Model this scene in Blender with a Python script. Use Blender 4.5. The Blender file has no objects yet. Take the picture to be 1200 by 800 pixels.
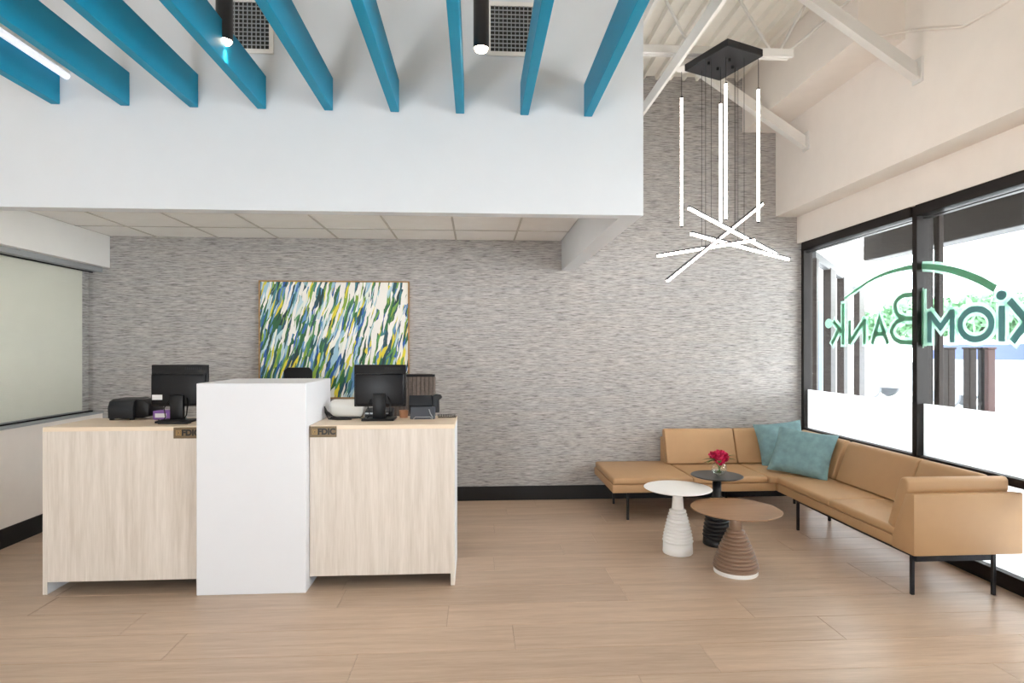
import bpy, bmesh, math, random
from mathutils import Vector, Matrix
R = math.radians
rnd = random.Random(7)
S = bpy.context.scene
COL = S.collection

def lin(h):
    h = h.lstrip('#')
    v = [int(h[i:i+2], 16) / 255 for i in (0, 2, 4)]
    return tuple((c / 12.92 if c <= .04045 else ((c + .055) / 1.055) ** 2.4) for c in v)

# ------------------------------------------------------------------ camera
cam = bpy.data.cameras.new('camera')
cam.sensor_width = 36.0
cam.lens = 36.0 * 700 / 1200
cam.shift_y = 9 / 1200
cam.clip_end = 200
co = bpy.data.objects.new('camera', cam); COL.objects.link(co)
co.location = (0, 0, 1.6)
co.rotation_euler = (R(90), 0, -math.atan(42 / 700))
S.camera = co

# ------------------------------------------------------------------ sky, daylight, exposure
w = bpy.data.worlds.new('sky'); S.world = w; w.use_nodes = True
bg = w.node_tree.nodes['Background']
bg.inputs[0].default_value = (0.93, 0.97, 1.0, 1)
bg.inputs[1].default_value = 13

def area(name, loc, rot, sx, sy, power, color):
    l = bpy.data.lights.new(name, 'AREA'); l.shape = 'RECTANGLE'; l.size = sx; l.size_y = sy
    l.energy = power; l.color = color
    o = bpy.data.objects.new(name, l); COL.objects.link(o); o.location = loc; o.rotation_euler = rot
    return o
# daylight through the entrance glazing behind the photographer
area('entrance_daylight', (-1.9, -2.36, 1.35), (R(90), 0, 0), .75, 1.3, 62, (0.90, 0.96, 1.0))

S.view_settings.view_transform = 'Standard'
S.view_settings.look = 'None'
S.view_settings.gamma = 1.0
S.view_settings.use_curve_mapping = False
S.view_settings.exposure = -0.15
S.cycles.use_denoising = True
S.cycles.max_bounces = 10
S.cycles.diffuse_bounces = 6
S.cycles.transparent_max_bounces = 16

# ------------------------------------------------------------------ materials
def new_mat(name):
    m = bpy.data.materials.new(name); m.use_nodes = True
    nt = m.node_tree
    return m, nt, nt.nodes['Principled BSDF']

def N(nt, t, **kw):
    n = nt.nodes.new(t)
    for k, v in kw.items(): setattr(n, k, v)
    return n

def coords(nt, scale=(1, 1, 1), rot=(0, 0, 0), kind='Object', rand=False):
    tc = N(nt, 'ShaderNodeTexCoord'); mp = N(nt, 'ShaderNodeMapping')
    mp.inputs['Scale'].default_value = scale; mp.inputs['Rotation'].default_value = rot
    nt.links.new(tc.outputs[kind], mp.inputs['Vector'])
    if rand:
        oi = N(nt, 'ShaderNodeObjectInfo'); mu = N(nt, 'ShaderNodeMath', operation='MULTIPLY')
        mu.inputs[1].default_value = 37.0
        nt.links.new(oi.outputs['Random'], mu.inputs[0]); nt.links.new(mu.outputs[0], mp.inputs['Location'])
    return mp.outputs[0]

def noise(nt, vec, scale=5, detail=4, rough=.55, dist=0):
    n = N(nt, 'ShaderNodeTexNoise')
    n.inputs['Scale'].default_value = scale; n.inputs['Detail'].default_value = detail
    n.inputs['Roughness'].default_value = rough; n.inputs['Distortion'].default_value = dist
    nt.links.new(vec, n.inputs['Vector'])
    return n

def ramp(nt, fac, stops, interp='LINEAR'):
    r = N(nt, 'ShaderNodeValToRGB'); r.color_ramp.interpolation = interp
    els = r.color_ramp.elements
    while len(els) < len(stops): els.new(.5)
    for e, (p, c) in zip(els, stops):
        e.position = p; e.color = (*c, 1)
    nt.links.new(fac, r.inputs[0])
    return r.outputs[0]

def bump(nt, p, height, strength=.2, dist=.005):
    b = N(nt, 'ShaderNodeBump'); b.inputs['Strength'].default_value = strength; b.inputs['Distance'].default_value = dist
    nt.links.new(height, b.inputs['Height']); nt.links.new(b.outputs[0], p.inputs['Normal'])

def M(name, hexc, rough=.5, metal=0, var=.03, scale=6, bmp=0, bscale=200, spec=.5):
    """plain coloured surface with faint tonal variation and optional fine relief"""
    m, nt, p = new_mat(name)
    c = lin(hexc); v = coords(nt)
    a = tuple(max(0, x * (1 - var)) for x in c); b = tuple(min(1, x * (1 + var)) for x in c)
    n = noise(nt, v, scale, 3)
    nt.links.new(ramp(nt, n.outputs['Fac'], [(.3, a), (.7, b)]), p.inputs['Base Color'])
    p.inputs['Roughness'].default_value = rough; p.inputs['Metallic'].default_value = metal
    p.inputs['Specular IOR Level'].default_value = spec
    if bmp: bump(nt, p, noise(nt, v, bscale, 2).outputs['Fac'], bmp, .002)
    return m

def M_emit(name, hexc, strength):
    m, nt, p = new_mat(name)
    p.inputs['Base Color'].default_value = (*lin(hexc), 1)
    p.inputs['Emission Color'].default_value = (*lin(hexc), 1)
    p.inputs['Emission Strength'].default_value = strength
    return m

def M_wood(name, dark, light, along='x', rough=.4, fine=1.0, rand=False, extra=None):
    m, nt, p = new_mat(name)
    sc = {'x': (1.2, 16, 16), 'y': (16, 1.2, 16), 'z': (16, 16, .9)}[along]
    v = coords(nt, sc, rand=rand)
    n1 = noise(nt, v, 1.0 * fine, 6, .62, .3)
    n2 = noise(nt, v, 5.5 * fine, 3, .6)
    mx = N(nt, 'ShaderNodeMath', operation='MULTIPLY_ADD'); mx.inputs[1].default_value = .35
    nt.links.new(n2.outputs['Fac'], mx.inputs[0])
    m2 = N(nt, 'ShaderNodeMath', operation='MULTIPLY'); m2.inputs[1].default_value = .65
    nt.links.new(n1.outputs['Fac'], m2.inputs[0]); nt.links.new(m2.outputs[0], mx.inputs[2])
    col = ramp(nt, mx.outputs[0], [(.34, lin(dark)), (.66, lin(light))])
    if rand:
        oi = N(nt, 'ShaderNodeObjectInfo'); hs = N(nt, 'ShaderNodeHueSaturation')
        mr = N(nt, 'ShaderNodeMapRange'); mr.inputs[3].default_value = .93; mr.inputs[4].default_value = 1.06
        nt.links.new(oi.outputs['Random'], mr.inputs[0]); nt.links.new(mr.outputs[0], hs.inputs['Value'])
        nt.links.new(col, hs.inputs['Color']); col = hs.outputs[0]
    nt.links.new(col, p.inputs['Base Color'])
    p.inputs['Roughness'].default_value = rough
    bump(nt, p, n2.outputs['Fac'], .06, .002)
    return m

def M_wallpaper():
    m, nt, p = new_mat('grey_grasscloth')
    v = coords(nt, (6, 6, 100)); n = noise(nt, v, 1.0, 4, .6, .2)
    v2 = coords(nt, (15, 15, 190)); n2 = noise(nt, v2, 1.0, 3, .6)
    v3 = coords(nt, (1.2, 1.2, 25)); n3 = noise(nt, v3, 1.0, 3, .6)
    mx = N(nt, 'ShaderNodeMath', operation='MULTIPLY_ADD'); mx.inputs[1].default_value = .45
    m2 = N(nt, 'ShaderNodeMath', operation='MULTIPLY'); m2.inputs[1].default_value = .55
    nt.links.new(n.outputs['Fac'], m2.inputs[0]); nt.links.new(n2.outputs['Fac'], mx.inputs[0]); nt.links.new(m2.outputs[0], mx.inputs[2])
    c = ramp(nt, mx.outputs[0], [(.36, lin('#5c5958')), (.44, lin('#9a9795')), (.53, lin('#b7b4b2')), (.63, lin('#cfccca'))])
    t = ramp(nt, n3.outputs['Fac'], [(.35, (.88, .89, .91)), (.65, (.96, .945, .93))])
    mm = N(nt, 'ShaderNodeMix', data_type='RGBA', blend_type='MULTIPLY'); mm.inputs[0].default_value = 1
    nt.links.new(c, mm.inputs[6]); nt.links.new(t, mm.inputs[7]); nt.links.new(mm.outputs[2], p.inputs['Base Color'])
    p.inputs['Roughness'].default_value = .75
    bump(nt, p, mx.outputs[0], .25, .004)
    return m

def M_glass(name='clear_glass', tint=(.992, .995, .993)):
    m, nt, p = new_mat(name); nt.nodes.remove(p)
    out = nt.nodes['Material Output']
    tr = N(nt, 'ShaderNodeBsdfTransparent'); tr.inputs[0].default_value = (*tint, 1)
    gl = N(nt, 'ShaderNodeBsdfGlossy'); gl.inputs['Roughness'].default_value = .02
    lw = N(nt, 'ShaderNodeLayerWeight'); lw.inputs[0].default_value = .5
    pw = N(nt, 'ShaderNodeMath', operation='POWER'); pw.inputs[1].default_value = 5
    fr = N(nt, 'ShaderNodeMath', operation='MULTIPLY_ADD'); fr.inputs[1].default_value = .9; fr.inputs[2].default_value = .03
    nt.links.new(lw.outputs['Facing'], pw.inputs[0]); nt.links.new(pw.outputs[0], fr.inputs[0])
    mx = N(nt, 'ShaderNodeMixShader')
    nt.links.new(fr.outputs[0], mx.inputs[0]); nt.links.new(tr.outputs[0], mx.inputs[1]); nt.links.new(gl.outputs[0], mx.inputs[2])
    nt.links.new(mx.outputs[0], out.inputs[0])
    return m

def M_film(name, color, tfac, dens=1.0):
    """translucent vinyl: diffuse + translucent, over a share of clear glass"""
    m, nt, p = new_mat(name); nt.nodes.remove(p)
    out = nt.nodes['Material Output']
    d = N(nt, 'ShaderNodeBsdfDiffuse'); t = N(nt, 'ShaderNodeBsdfTranslucent')
    d.inputs[0].default_value = (*color, 1); t.inputs[0].default_value = (*color, 1)
    mx = N(nt, 'ShaderNodeMixShader'); mx.inputs[0].default_value = tfac
    nt.links.new(d.outputs[0], mx.inputs[1]); nt.links.new(t.outputs[0], mx.inputs[2])
    if dens < 1:
        tr = N(nt, 'ShaderNodeBsdfTransparent'); m2 = N(nt, 'ShaderNodeMixShader'); m2.inputs[0].default_value = dens
        nt.links.new(tr.outputs[0], m2.inputs[1]); nt.links.new(mx.outputs[0], m2.inputs[2]); mx = m2
    nt.links.new(mx.outputs[0], out.inputs[0])
    return m

def M_painting():
    m, nt, p = new_mat('abstract_brushstrokes')
    def layer(scale, rot, dist):
        v0 = coords(nt, (1, 1, 1))
        nz = noise(nt, v0, 4.0, 3)
        ad = N(nt, 'ShaderNodeVectorMath', operation='MULTIPLY_ADD')
        ad.inputs[1].default_value = (dist, 0, dist * 1.3)
        nt.links.new(nz.outputs['Color'], ad.inputs[0]); nt.links.new(v0, ad.inputs[2])
        mp = N(nt, 'ShaderNodeMapping'); mp.vector_type = 'POINT'
        mp.inputs['Rotation'].default_value = (0, rot, 0); mp.inputs['Scale'].default_value = (1, 1, 1)
        nt.links.new(ad.outputs[0], mp.inputs[0])
        ms = N(nt, 'ShaderNodeVectorMath', operation='MULTIPLY'); ms.inputs[1].default_value = scale
        nt.links.new(mp.outputs[0], ms.inputs[0])
        vo = N(nt, 'ShaderNodeTexVoronoi'); vo.inputs['Scale'].default_value = 1.0
        nt.links.new(ms.outputs[0], vo.inputs['Vector'])
        sp = N(nt, 'ShaderNodeSeparateColor'); nt.links.new(vo.outputs['Color'], sp.inputs[0])
        return sp, vo
    pal = ['#f2f1ea', '#5f8fc0', '#2f6b3d', '#27603a', '#9cc3d6', '#6fa04a', '#1f4a55', '#86a83c', '#2a5da8', '#dfe6dc', '#e0d23a', '#24505e', '#4f8f56', '#bcd6dc', '#173a3a', '#3c7a86']
    st = [(i / len(pal), lin(c)) for i, c in enumerate(pal)]
    a, va = layer((34, 1, 4.4), R(-20), .09)
    ca = ramp(nt, a.outputs[0], st, 'CONSTANT')
    b, vb = layer((58, 1, 7.5), R(-15), .05)
    cb = ramp(nt, b.outputs[1], st, 'CONSTANT')
    mx = N(nt, 'ShaderNodeMix', data_type='RGBA')
    sel = N(nt, 'ShaderNodeMath', operation='GREATER_THAN'); sel.inputs[1].default_value = .52
    nt.links.new(b.outputs[0], sel.inputs[0]); nt.links.new(sel.outputs[0], mx.inputs[0])
    nt.links.new(ca, mx.inputs[6]); nt.links.new(cb, mx.inputs[7])
    # white ground, denser towards the upper right
    c, vc = layer((40, 1, 3.6), R(-12), .07)
    v0 = coords(nt); sx = N(nt, 'ShaderNodeSeparateXYZ'); nt.links.new(v0, sx.inputs[0])
    g = N(nt, 'ShaderNodeMath', operation='MULTIPLY_ADD'); g.inputs[1].default_value = .26
    nt.links.new(sx.outputs[0], g.inputs[0])
    g2 = N(nt, 'ShaderNodeMath', operation='MULTIPLY_ADD'); g2.inputs[1].default_value = .42; g2.inputs[2].default_value = .20
    nt.links.new(sx.outputs[2], g2.inputs[0]); nt.links.new(g2.outputs[0], g.inputs[2])
    lt = N(nt, 'ShaderNodeMath', operation='LESS_THAN'); nt.links.new(c.outputs[2], lt.inputs[0]); nt.links.new(g.outputs[0], lt.inputs[1])
    m3 = N(nt, 'ShaderNodeMix', data_type='RGBA'); nt.links.new(lt.outputs[0], m3.inputs[0])
    nt.links.new(mx.outputs[2], m3.inputs[6]); m3.inputs[7].default_value = (*lin('#eeece6'), 1)
    nt.links.new(m3.outputs[2], p.inputs['Base Color'])
    p.inputs['Roughness'].default_value = .5
    bump(nt, p, vb.outputs['Distance'], .3, .003)
    return m

WHITE = M('white_paint', '#e6e6e4', .6, var=.01)
WHITE_COOL = M('soffit_white_paint', '#d6dadf', .6, var=.01)
CREAM = M('warm_white_paint', '#f1eae3', .65, var=.015)
DECK = M('deck_paint', '#ebe7de', .6, var=.03)
STEEL_WHITE = M('white_painted_steel', '#e4e2de', .5, var=.02)
WALLP = M_wallpaper()
BLACK = M('black_plastic', '#0c0c0f', .4, spec=.3)
BLACK_MATTE = M('black_base_vinyl', '#101114', .55)
BLACK_METAL = M('black_powder_coat', '#14141a', .4)
DARKGREY = M('dark_grey_plastic', '#24262a', .45, spec=.3)
SCREENGLOSS = M('monitor_back_plastic', '#0b0c11', .35, spec=.25)
BRONZE = M('dark_bronze_aluminium', '#191413', .45, spec=.3)
TEAL = M('teal_laminate', '#0789ad', .5, var=.03, scale=3, spec=.3)
FLOOR = M_wood('plank_vinyl', '#b29983', '#cdb59f', 'x', .30, rand=True)
FLOOR_GAP = M('plank_joint', '#7d6450', .6)
ASH = M_wood('pale_ash_laminate', '#cbc0b4', '#e4dbd2', 'z', .45, 1.2)
ASH_TOP = M_wood('ash_top_laminate', '#dec8ae', '#ead9c3', 'x', .4, 1.2)
PYLON_WHITE = M('pylon_white_laminate', '#e0e2e7', .4, var=.005)
LEATHER = M('tan_leather', '#ba956d', .5, var=.02, scale=9, bmp=.08, bscale=320)
TEAL_FABRIC = M('teal_velvet', '#7a9ca2', .85, var=.16, scale=14, bmp=.4, bscale=160)
TAB_WHITE = M('white_lacquer', '#f6f5f3', .35, var=.01)
TAB_BLACK = M('black_lacquer', '#17171a', .35)
TAB_BROWN_TOP = M_wood('walnut_top', '#8c6849', '#a17b58', 'x', .4, 1.6)
TAB_BROWN = M('bronze_lacquer', '#947864', .28, metal=.15, var=.06)
OAK = M_wood('oak_frame', '#8f6a3e', '#b58b57', 'x', .5)
PAINT = M_painting()
TILE = M('acoustic_tile', '#f5f4f2', .85, var=.02, bmp=.3, bscale=300)
TGRID = M('tee_grid', '#c2beb8', .7)
SHADE = M('roller_shade_fabric', '#dcdcd0', .8, var=.02, bmp=.2, bscale=400)
ALU = M('brushed_aluminium', '#a9aeb2', .4, metal=.4)
GLASS = M_glass()
FROST = M_film('frosted_film', (.93, .94, .95), .72)
LETTER_GREEN = M_film('green_vinyl', (.26, .50, .37), .5)
LETTER_TEAL = M_film('teal_vinyl', (.22, .41, .43), .5)
HALO = M_film('pale_halo_vinyl', (.55, .80, .70), .5, .6)
TUBE = M_emit('led_diffuser', '#fff1e6', 22)
PEND_GLOW = M_emit('pendant_lamp', '#ffe9cf', 22)
FILL_PANEL = M_emit('panel_lamp', '#fff6ee', 7)  # emission for the added panels above the counters
LINEAR = M_emit('linear_lamp', '#f3f6ff', .7)
BRASS = M('bronze_plate', '#6d5b41', .4, metal=.3)
INK = M('black_ink', '#17130f', .5)
GOLD = M('gold_line', '#b08b4d', .4)
PURPLE = M('purple_carton', '#8a5fae', .6)
PAPER = M('white_paper', '#e9e9ea', .7)
COPPER = M('copper_tone', '#c08a66', .4)
OFFWHITE_PLASTIC = M('off_white_plastic', '#dfded8', .4)
MESHCLOTH = M('brown_mesh_cloth', '#6d625c', .8, var=.15, scale=60)
PINK = M('magenta_petal', '#c4124c', .55, var=.25, scale=40)
LEAF = M('leaf_green', '#5e7e3a', .5, var=.3, scale=30)
STEM = M('stem_green', '#5b7a3c', .5)
GRILLE_DARK = M('duct_interior', '#2d2c2c', .7)
CONCRETE = M('pale_concrete', '#d9d9d6', .8, var=.05)
EXT_WHITE = M('exterior_stucco', '#f2ece6', .8, var=.02)
EXT_BROWN = M('weathered_brown_metal', '#0f0a08', .4, var=.5, scale=5, spec=.15)
TAUPE = M('taupe_aluminium', '#231c19', .5, spec=.2)
HEADER_GREY = M('grey_header', '#3d4043', .5)
RUST = M('rust_red_paint', '#33120f', .6)
CAR_PALE = M('pale_car_paint', '#dde3ea', .3)
CAR_SILVER = M('silver_car_paint', '#c9d3dc', .3)
CAR_GLASS = M('car_window', '#2f3f66', .2)
TYRE = M('tyre_rubber', '#6d7075', .7)
FOLIAGE = M('foliage', '#6f9a74', .7, var=.4, scale=3)
BARK = M('bark', '#7b7067', .8)
POSTER = M('pale_blue_poster', '#5f7f99', .6)

# ------------------------------------------------------------------ mesh helpers
class MB:
    def __init__(s): s.bm = bmesh.new()
    def box(s, x0, x1, y0, y1, z0, z1, bev=0, seg=2, mat=None):
        b = bmesh.new()
        bmesh.ops.create_cube(b, size=1)
        bmesh.ops.scale(b, vec=(x1 - x0, y1 - y0, z1 - z0), verts=b.verts)
        bmesh.ops.translate(b, vec=((x0 + x1) / 2, (y0 + y1) / 2, (z0 + z1) / 2), verts=b.verts)
        if bev: bmesh.ops.bevel(b, geom=b.edges[:], offset=bev, segments=seg, profile=.5, affect='EDGES')
        return s.add(b, mat)
    def add(s, b, mat=None):
        if mat is not None: bmesh.ops.transform(b, matrix=mat, verts=b.verts)
        me = bpy.data.meshes.new('t'); b.to_mesh(me); b.free(); s.bm.from_mesh(me); bpy.data.meshes.remove(me)
        return s
    def prism(s, pts, axis, a, b_, bev=0, seg=2, mat=None):
        """polygon pts (u,v) extruded from a to b_ along axis: 'x' -> (y,z), 'y' -> (x,z), 'z' -> (x,y)"""
        b = bmesh.new()
        def P(u, v, t): return {'x': (t, u, v), 'y': (u, t, v), 'z': (u, v, t)}[axis]
        lo = [b.verts.new(P(u, v, a)) for u, v in pts]; hi = [b.verts.new(P(u, v, b_)) for u, v in pts]
        n = len(pts)
        b.faces.new(lo); b.faces.new(hi[::-1])
        for i in range(n): b.faces.new((lo[i], hi[i], hi[(i + 1) % n], lo[(i + 1) % n]))
        bmesh.ops.recalc_face_normals(b, faces=b.faces[:])
        if bev: bmesh.ops.bevel(b, geom=b.edges[:], offset=bev, segments=seg, profile=.5, affect='EDGES')
        return s.add(b, mat)
    def lathe(s, prof, seg=40, c=(0, 0, 0)):
        b = bmesh.new(); rings = []
        for r, z in prof:
            if r < 1e-5: rings.append([b.verts.new((c[0], c[1], c[2] + z))])
            else: rings.append([b.verts.new((c[0] + r * math.cos(2 * math.pi * i / seg), c[1] + r * math.sin(2 * math.pi * i / seg), c[2] + z)) for i in range(seg)])
        for A, B in zip(rings, rings[1:]):
            for i in range(seg):
                j = (i + 1) % seg
                if len(A) == 1 and len(B) == 1: continue
                if len(A) == 1: b.faces.new((A[0], B[i], B[j]))
                elif len(B) == 1: b.faces.new((A[i], A[j], B[0]))
                else: b.faces.new((A[i], A[j], B[j], B[i]))
        bmesh.ops.recalc_face_normals(b, faces=b.faces[:])
        return s.add(b)
    def tube(s, pts, r, seg=10):
        pts = [Vector(p) for p in pts]; b = bmesh.new(); rings = []
        n = len(pts); up = None
        for i, p in enumerate(pts):
            d = (pts[min(i + 1, n - 1)] - pts[max(i - 1, 0)]).normalized()
            if up is None: up = Vector((0, 0, 1)) if abs(d.z) < .9 else Vector((1, 0, 0))
            u = d.cross(up).normalized(); v = u.cross(d).normalized(); up = v
            rr = r[i] if isinstance(r, (list, tuple)) else r
            rings.append([b.verts.new(p + u * rr * math.cos(2 * math.pi * k / seg) + v * rr * math.sin(2 * math.pi * k / seg)) for k in range(seg)])
        for A, B in zip(rings, rings[1:]):
            for k in range(seg): b.faces.new((A[k], A[(k + 1) % seg], B[(k + 1) % seg], B[k]))
        b.faces.new(rings[0][::-1]); b.faces.new(rings[-1])
        bmesh.ops.recalc_face_normals(b, faces=b.faces[:])
        return s.add(b)
    def bar(s, p, q, wx, wz, bev=0, shift=(0, 0)):
        """rectangular bar from p to q; wx wide sideways, wz in the upward direction"""
        p = Vector(p); q = Vector(q); d = (q - p); L = d.length; d.normalize()
        up = Vector((0, 0, 1)) if abs(d.z) < .95 else Vector((0, 1, 0))
        sx = d.cross(up).normalized(); uz = sx.cross(d).normalized()
        m = Matrix((sx, d, uz)).transposed().to_4x4(); m.translation = (p + q) / 2
        return s.box(shift[0] - wx / 2, shift[0] + wx / 2, -L / 2, L / 2, shift[1] - wz / 2, shift[1] + wz / 2, bev, 1, m)
    def quad(s, *p):
        s.bm.faces.new([s.bm.verts.new(v) for v in p]); return s
    def build(s, name, mat, parent=None, smooth=None):
        me = bpy.data.meshes.new(name); s.bm.to_mesh(me); s.bm.free(); me.materials.append(mat)
        o = bpy.data.objects.new(name, me); COL.objects.link(o)
        if smooth is not None:
            me.shade_smooth()
            try: me.set_sharp_from_angle(angle=R(smooth))
            except Exception: pass
        if parent is not None:
            o.parent = parent
            o.location = -Vector(parent.get('origin', (0, 0, 0))) if parent.type == 'EMPTY' else (0, 0, 0)
        return o

def tag(o, label=None, cat=None, group=None, kind=None):
    if label: o['label'] = label
    if cat: o['category'] = cat
    if group: o['group'] = group
    if kind: o['kind'] = kind
    return o

def thing(name, label, cat, loc, group=None):
    """Empty at the base of a thing; its parts are modelled in world coordinates"""
    o = bpy.data.objects.new(name, None); COL.objects.link(o); o.location = loc; o.empty_display_size = .1
    o['origin'] = tuple(loc)
    return tag(o, label, cat, group)

def struct(name, mb, mat, label=None, parent=None, smooth=None):
    o = mb.build(name, mat, parent, smooth); o['kind'] = 'structure'
    if label: o['label'] = label
    return o

def sempty(name, label, loc=(0, 0, 0)):
    o = thing(name, label, None, loc); o['kind'] = 'structure'; return o

def link_copy(src, name, parent, loc):
    o = src.copy(); o.name = name; COL.objects.link(o); o.parent = parent; o.location = loc; return o

def copy_tree(o, parent=None):
    c = o.copy(); COL.objects.link(c)
    if parent is not None: c.parent = parent
    for ch in list(o.children): copy_tree(ch, c)
    return c

def text_mesh(body, size, extrude, bold=0):
    c = bpy.data.curves.new('t', 'FONT'); c.body = body; c.size = size; c.extrude = extrude; c.offset = bold
    c.align_x = 'CENTER'; c.align_y = 'CENTER'; c.resolution_u = 4
    o = bpy.data.objects.new('t', c); COL.objects.link(o)
    dg = bpy.context.evaluated_depsgraph_get()
    me = bpy.data.meshes.new_from_object(o.evaluated_get(dg))
    bpy.data.objects.remove(o); bpy.data.curves.remove(c)
    return me

# ================================================================== SETTING
WY = 6.33; XL = -3.80; XR = 3.50; YN = -2.4; ZD = 4.54
SY = 3.69     # front face of the dropped soffit

# ---- floor: planks
floor = struct('floor', MB().box(-3.95, 3.6, YN, WY + .05, -.06, -.004), FLOOR_GAP, 'light oak vinyl plank floor across the whole lobby')
PW, PL = .286, 1.83
def plank_mesh(L, W):
    b = MB(); e = .0022
    x0, x1, y0, y1 = -L / 2 + .0008, L / 2 - .0008, -W / 2 + .0008, W / 2 - .0008
    bm = b.bm
    lo = [bm.verts.new(v) for v in ((x0, y0, -.004), (x1, y0, -.004), (x1, y1, -.004), (x0, y1, -.004))]
    md = [bm.verts.new(v) for v in ((x0, y0, -.0012), (x1, y0, -.0012), (x1, y1, -.0012), (x0, y1, -.0012))]
    hi = [bm.verts.new(v) for v in ((x0 + e, y0 + e, 0), (x1 - e, y0 + e, 0), (x1 - e, y1 - e, 0), (x0 + e, y1 - e, 0))]
    for A, B in ((lo, md), (md, hi)):
        for i in range(4): bm.faces.new((A[i], A[(i + 1) % 4], B[(i + 1) % 4], B[i]))
    bm.faces.new(hi)
    me = bpy.data.meshes.new('plank'); bm.to_mesh(me); bm.free(); me.materials.append(FLOOR)
    return me
full = plank_mesh(PL, PW)
known = {0: -.17, 1: .21, 2: -.62, -1: -.86}    # one end joint of a row, row 0 is nearest behind y = 3.75
y = 3.75 + PW * 9
row = -9
while y > YN + .05:
    y1 = min(y, WY); y0 = max(y - PW, YN)
    if y1 - y0 > .02:
        jx = known.get(row, rnd.uniform(-1.8, 0))
        x = jx - PL * 3
        while x < 3.58:
            a, b = max(x, -3.92), min(x + PL, 3.58)
            if b - a > .05:
                fullsz = (b - a > PL - 1e-4) and (y1 - y0 > PW - 1e-4)
                me = full if fullsz else plank_mesh(b - a, y1 - y0)
                o = bpy.data.objects.new('plank', me); COL.objects.link(o); o.parent = floor
                o.location = ((a + b) / 2, (y0 + y1) / 2, 0)
            x += PL
    y -= PW; row += 1

# ---- walls
struct('wall_back', MB().box(-4.05, 3.63, WY, WY + .15, -.06, ZD + .1), WALLP, 'back wall in grey streaked grasscloth wallpaper')
wl = struct('wall_left', MB().box(XL - .15, XL, YN, WY, -.06, .95).box(XL - .15, XL, YN, 2.9, .95, ZD).box(XL - .15, XL, 2.9, WY, 2.43, ZD), CREAM, 'left wall below and above the shaded interior window')
struct('trim_1', MB().box(XL, -3.73, 2.9, WY, 2.43, 2.752), WHITE, 'white bulkhead above the shaded window')
struct('baseboard_left', MB().box(XL, XL + .014, YN, WY, 0, .158, .003, 1), BLACK_MATTE)
struct('baseboard_back', MB().box(XL, 3.46, WY - .014, WY, 0, .15, .003, 1), BLACK_MATTE)

struct('wall_front', MB().box(-3.95, 3.75, YN - .15, YN, 2.75, ZD + .1).box(-1.45, 3.75, YN - .15, YN, -.06, 2.75).box(-2.35, -1.45, YN - .15, YN, 2.1, 2.75).box(-3.95, -2.35, YN - .15, YN, -.06, 2.75), CREAM, 'wall over the entrance glazing behind the viewer')  # out of view, mostly closed to hold back light from the front
# left interior window with its shade
win3 = sempty('window_3', 'interior window in the left wall behind a pale roller shade', (XL, 4.5, .95))
struct('sill', MB().box(XL - .13, XL + .012, 2.9, WY - .001, .95, .968, .003, 1), ALU, parent=win3)
struct('head_rail', MB().box(XL - .13, XL - .002, 2.9, WY - .001, 2.385, 2.43), ALU, parent=win3)
struct('gasket', MB().box(XL - .10, XL - .085, 2.9, WY - .02, .968, .98).box(XL - .10, XL - .085, 2.9, WY - .02, 2.374, 2.385), BLACK, 'thin black glazing gasket', parent=win3)
struct('pane', MB().box(XL - .096, XL - .09, 2.9, WY - .005, .978, 2.376), GLASS, parent=win3)
sh = thing('roller_shade', 'pale grey-green roller shade drawn down behind the interior window', 'shade', (XL - .12, 4.5, .98))
MB().box(XL - .123, XL - .12, 2.9, 6.20, .99, 2.40).build('fabric', SHADE, sh)
MB().box(XL - .128, XL - .115, 2.9, 6.20, .975, .99, .002, 1).build('hem_bar', ALU, sh)
struct('wall_behind_shade', MB().box(XL - .15, XL - .14, 2.9, WY, .95, 2.43), WALLP, 'dark gap behind the shade')

# ---- dropped soffit over the teller line
ss = MB()
ss.box(XL - .1, 1.046, SY, SY + .10, 2.438, ZD)                 # front face
ss.box(.909, 1.046, SY + .10, WY, 2.438, ZD)                   # right side drop
struct('wall_soffit', ss, WHITE_COOL, 'smooth white face of the dropped soffit over the counters')
ceil2 = struct('ceiling_soffit', MB().box(XL, .909, SY + .10, WY, 2.762, 2.80), TGRID, 'suspended tile ceiling under the soffit')
tx = [-3.266 + .611 * k for k in range(0, 7)]
xs = [-3.73] + tx + [.909]; ys = [SY + .10, 3.97, 4.58, 5.19, 5.80, WY]
tm = {}
for i in range(len(xs) - 1):
    for j in range(len(ys) - 1):
        a, b, c, d = xs[i] + .008, xs[i + 1] - .008, ys[j] + .008, ys[j + 1] - .008
        if b - a < .02: continue
        key = (round(b - a, 3), round(d - c, 3))
        if key not in tm:
            mb = MB().box(-key[0] / 2, key[0] / 2, -key[1] / 2, key[1] / 2, -.008, .004, .003, 1)
            me = bpy.data.meshes.new('tile'); mb.bm.to_mesh(me); mb.bm.free(); me.materials.append(TILE); tm[key] = me
        o = bpy.data.objects.new('tile', tm[key]); COL.objects.link(o); o.parent = ceil2
        o.location = ((a + b) / 2, (c + d) / 2, 2.76)

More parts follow.
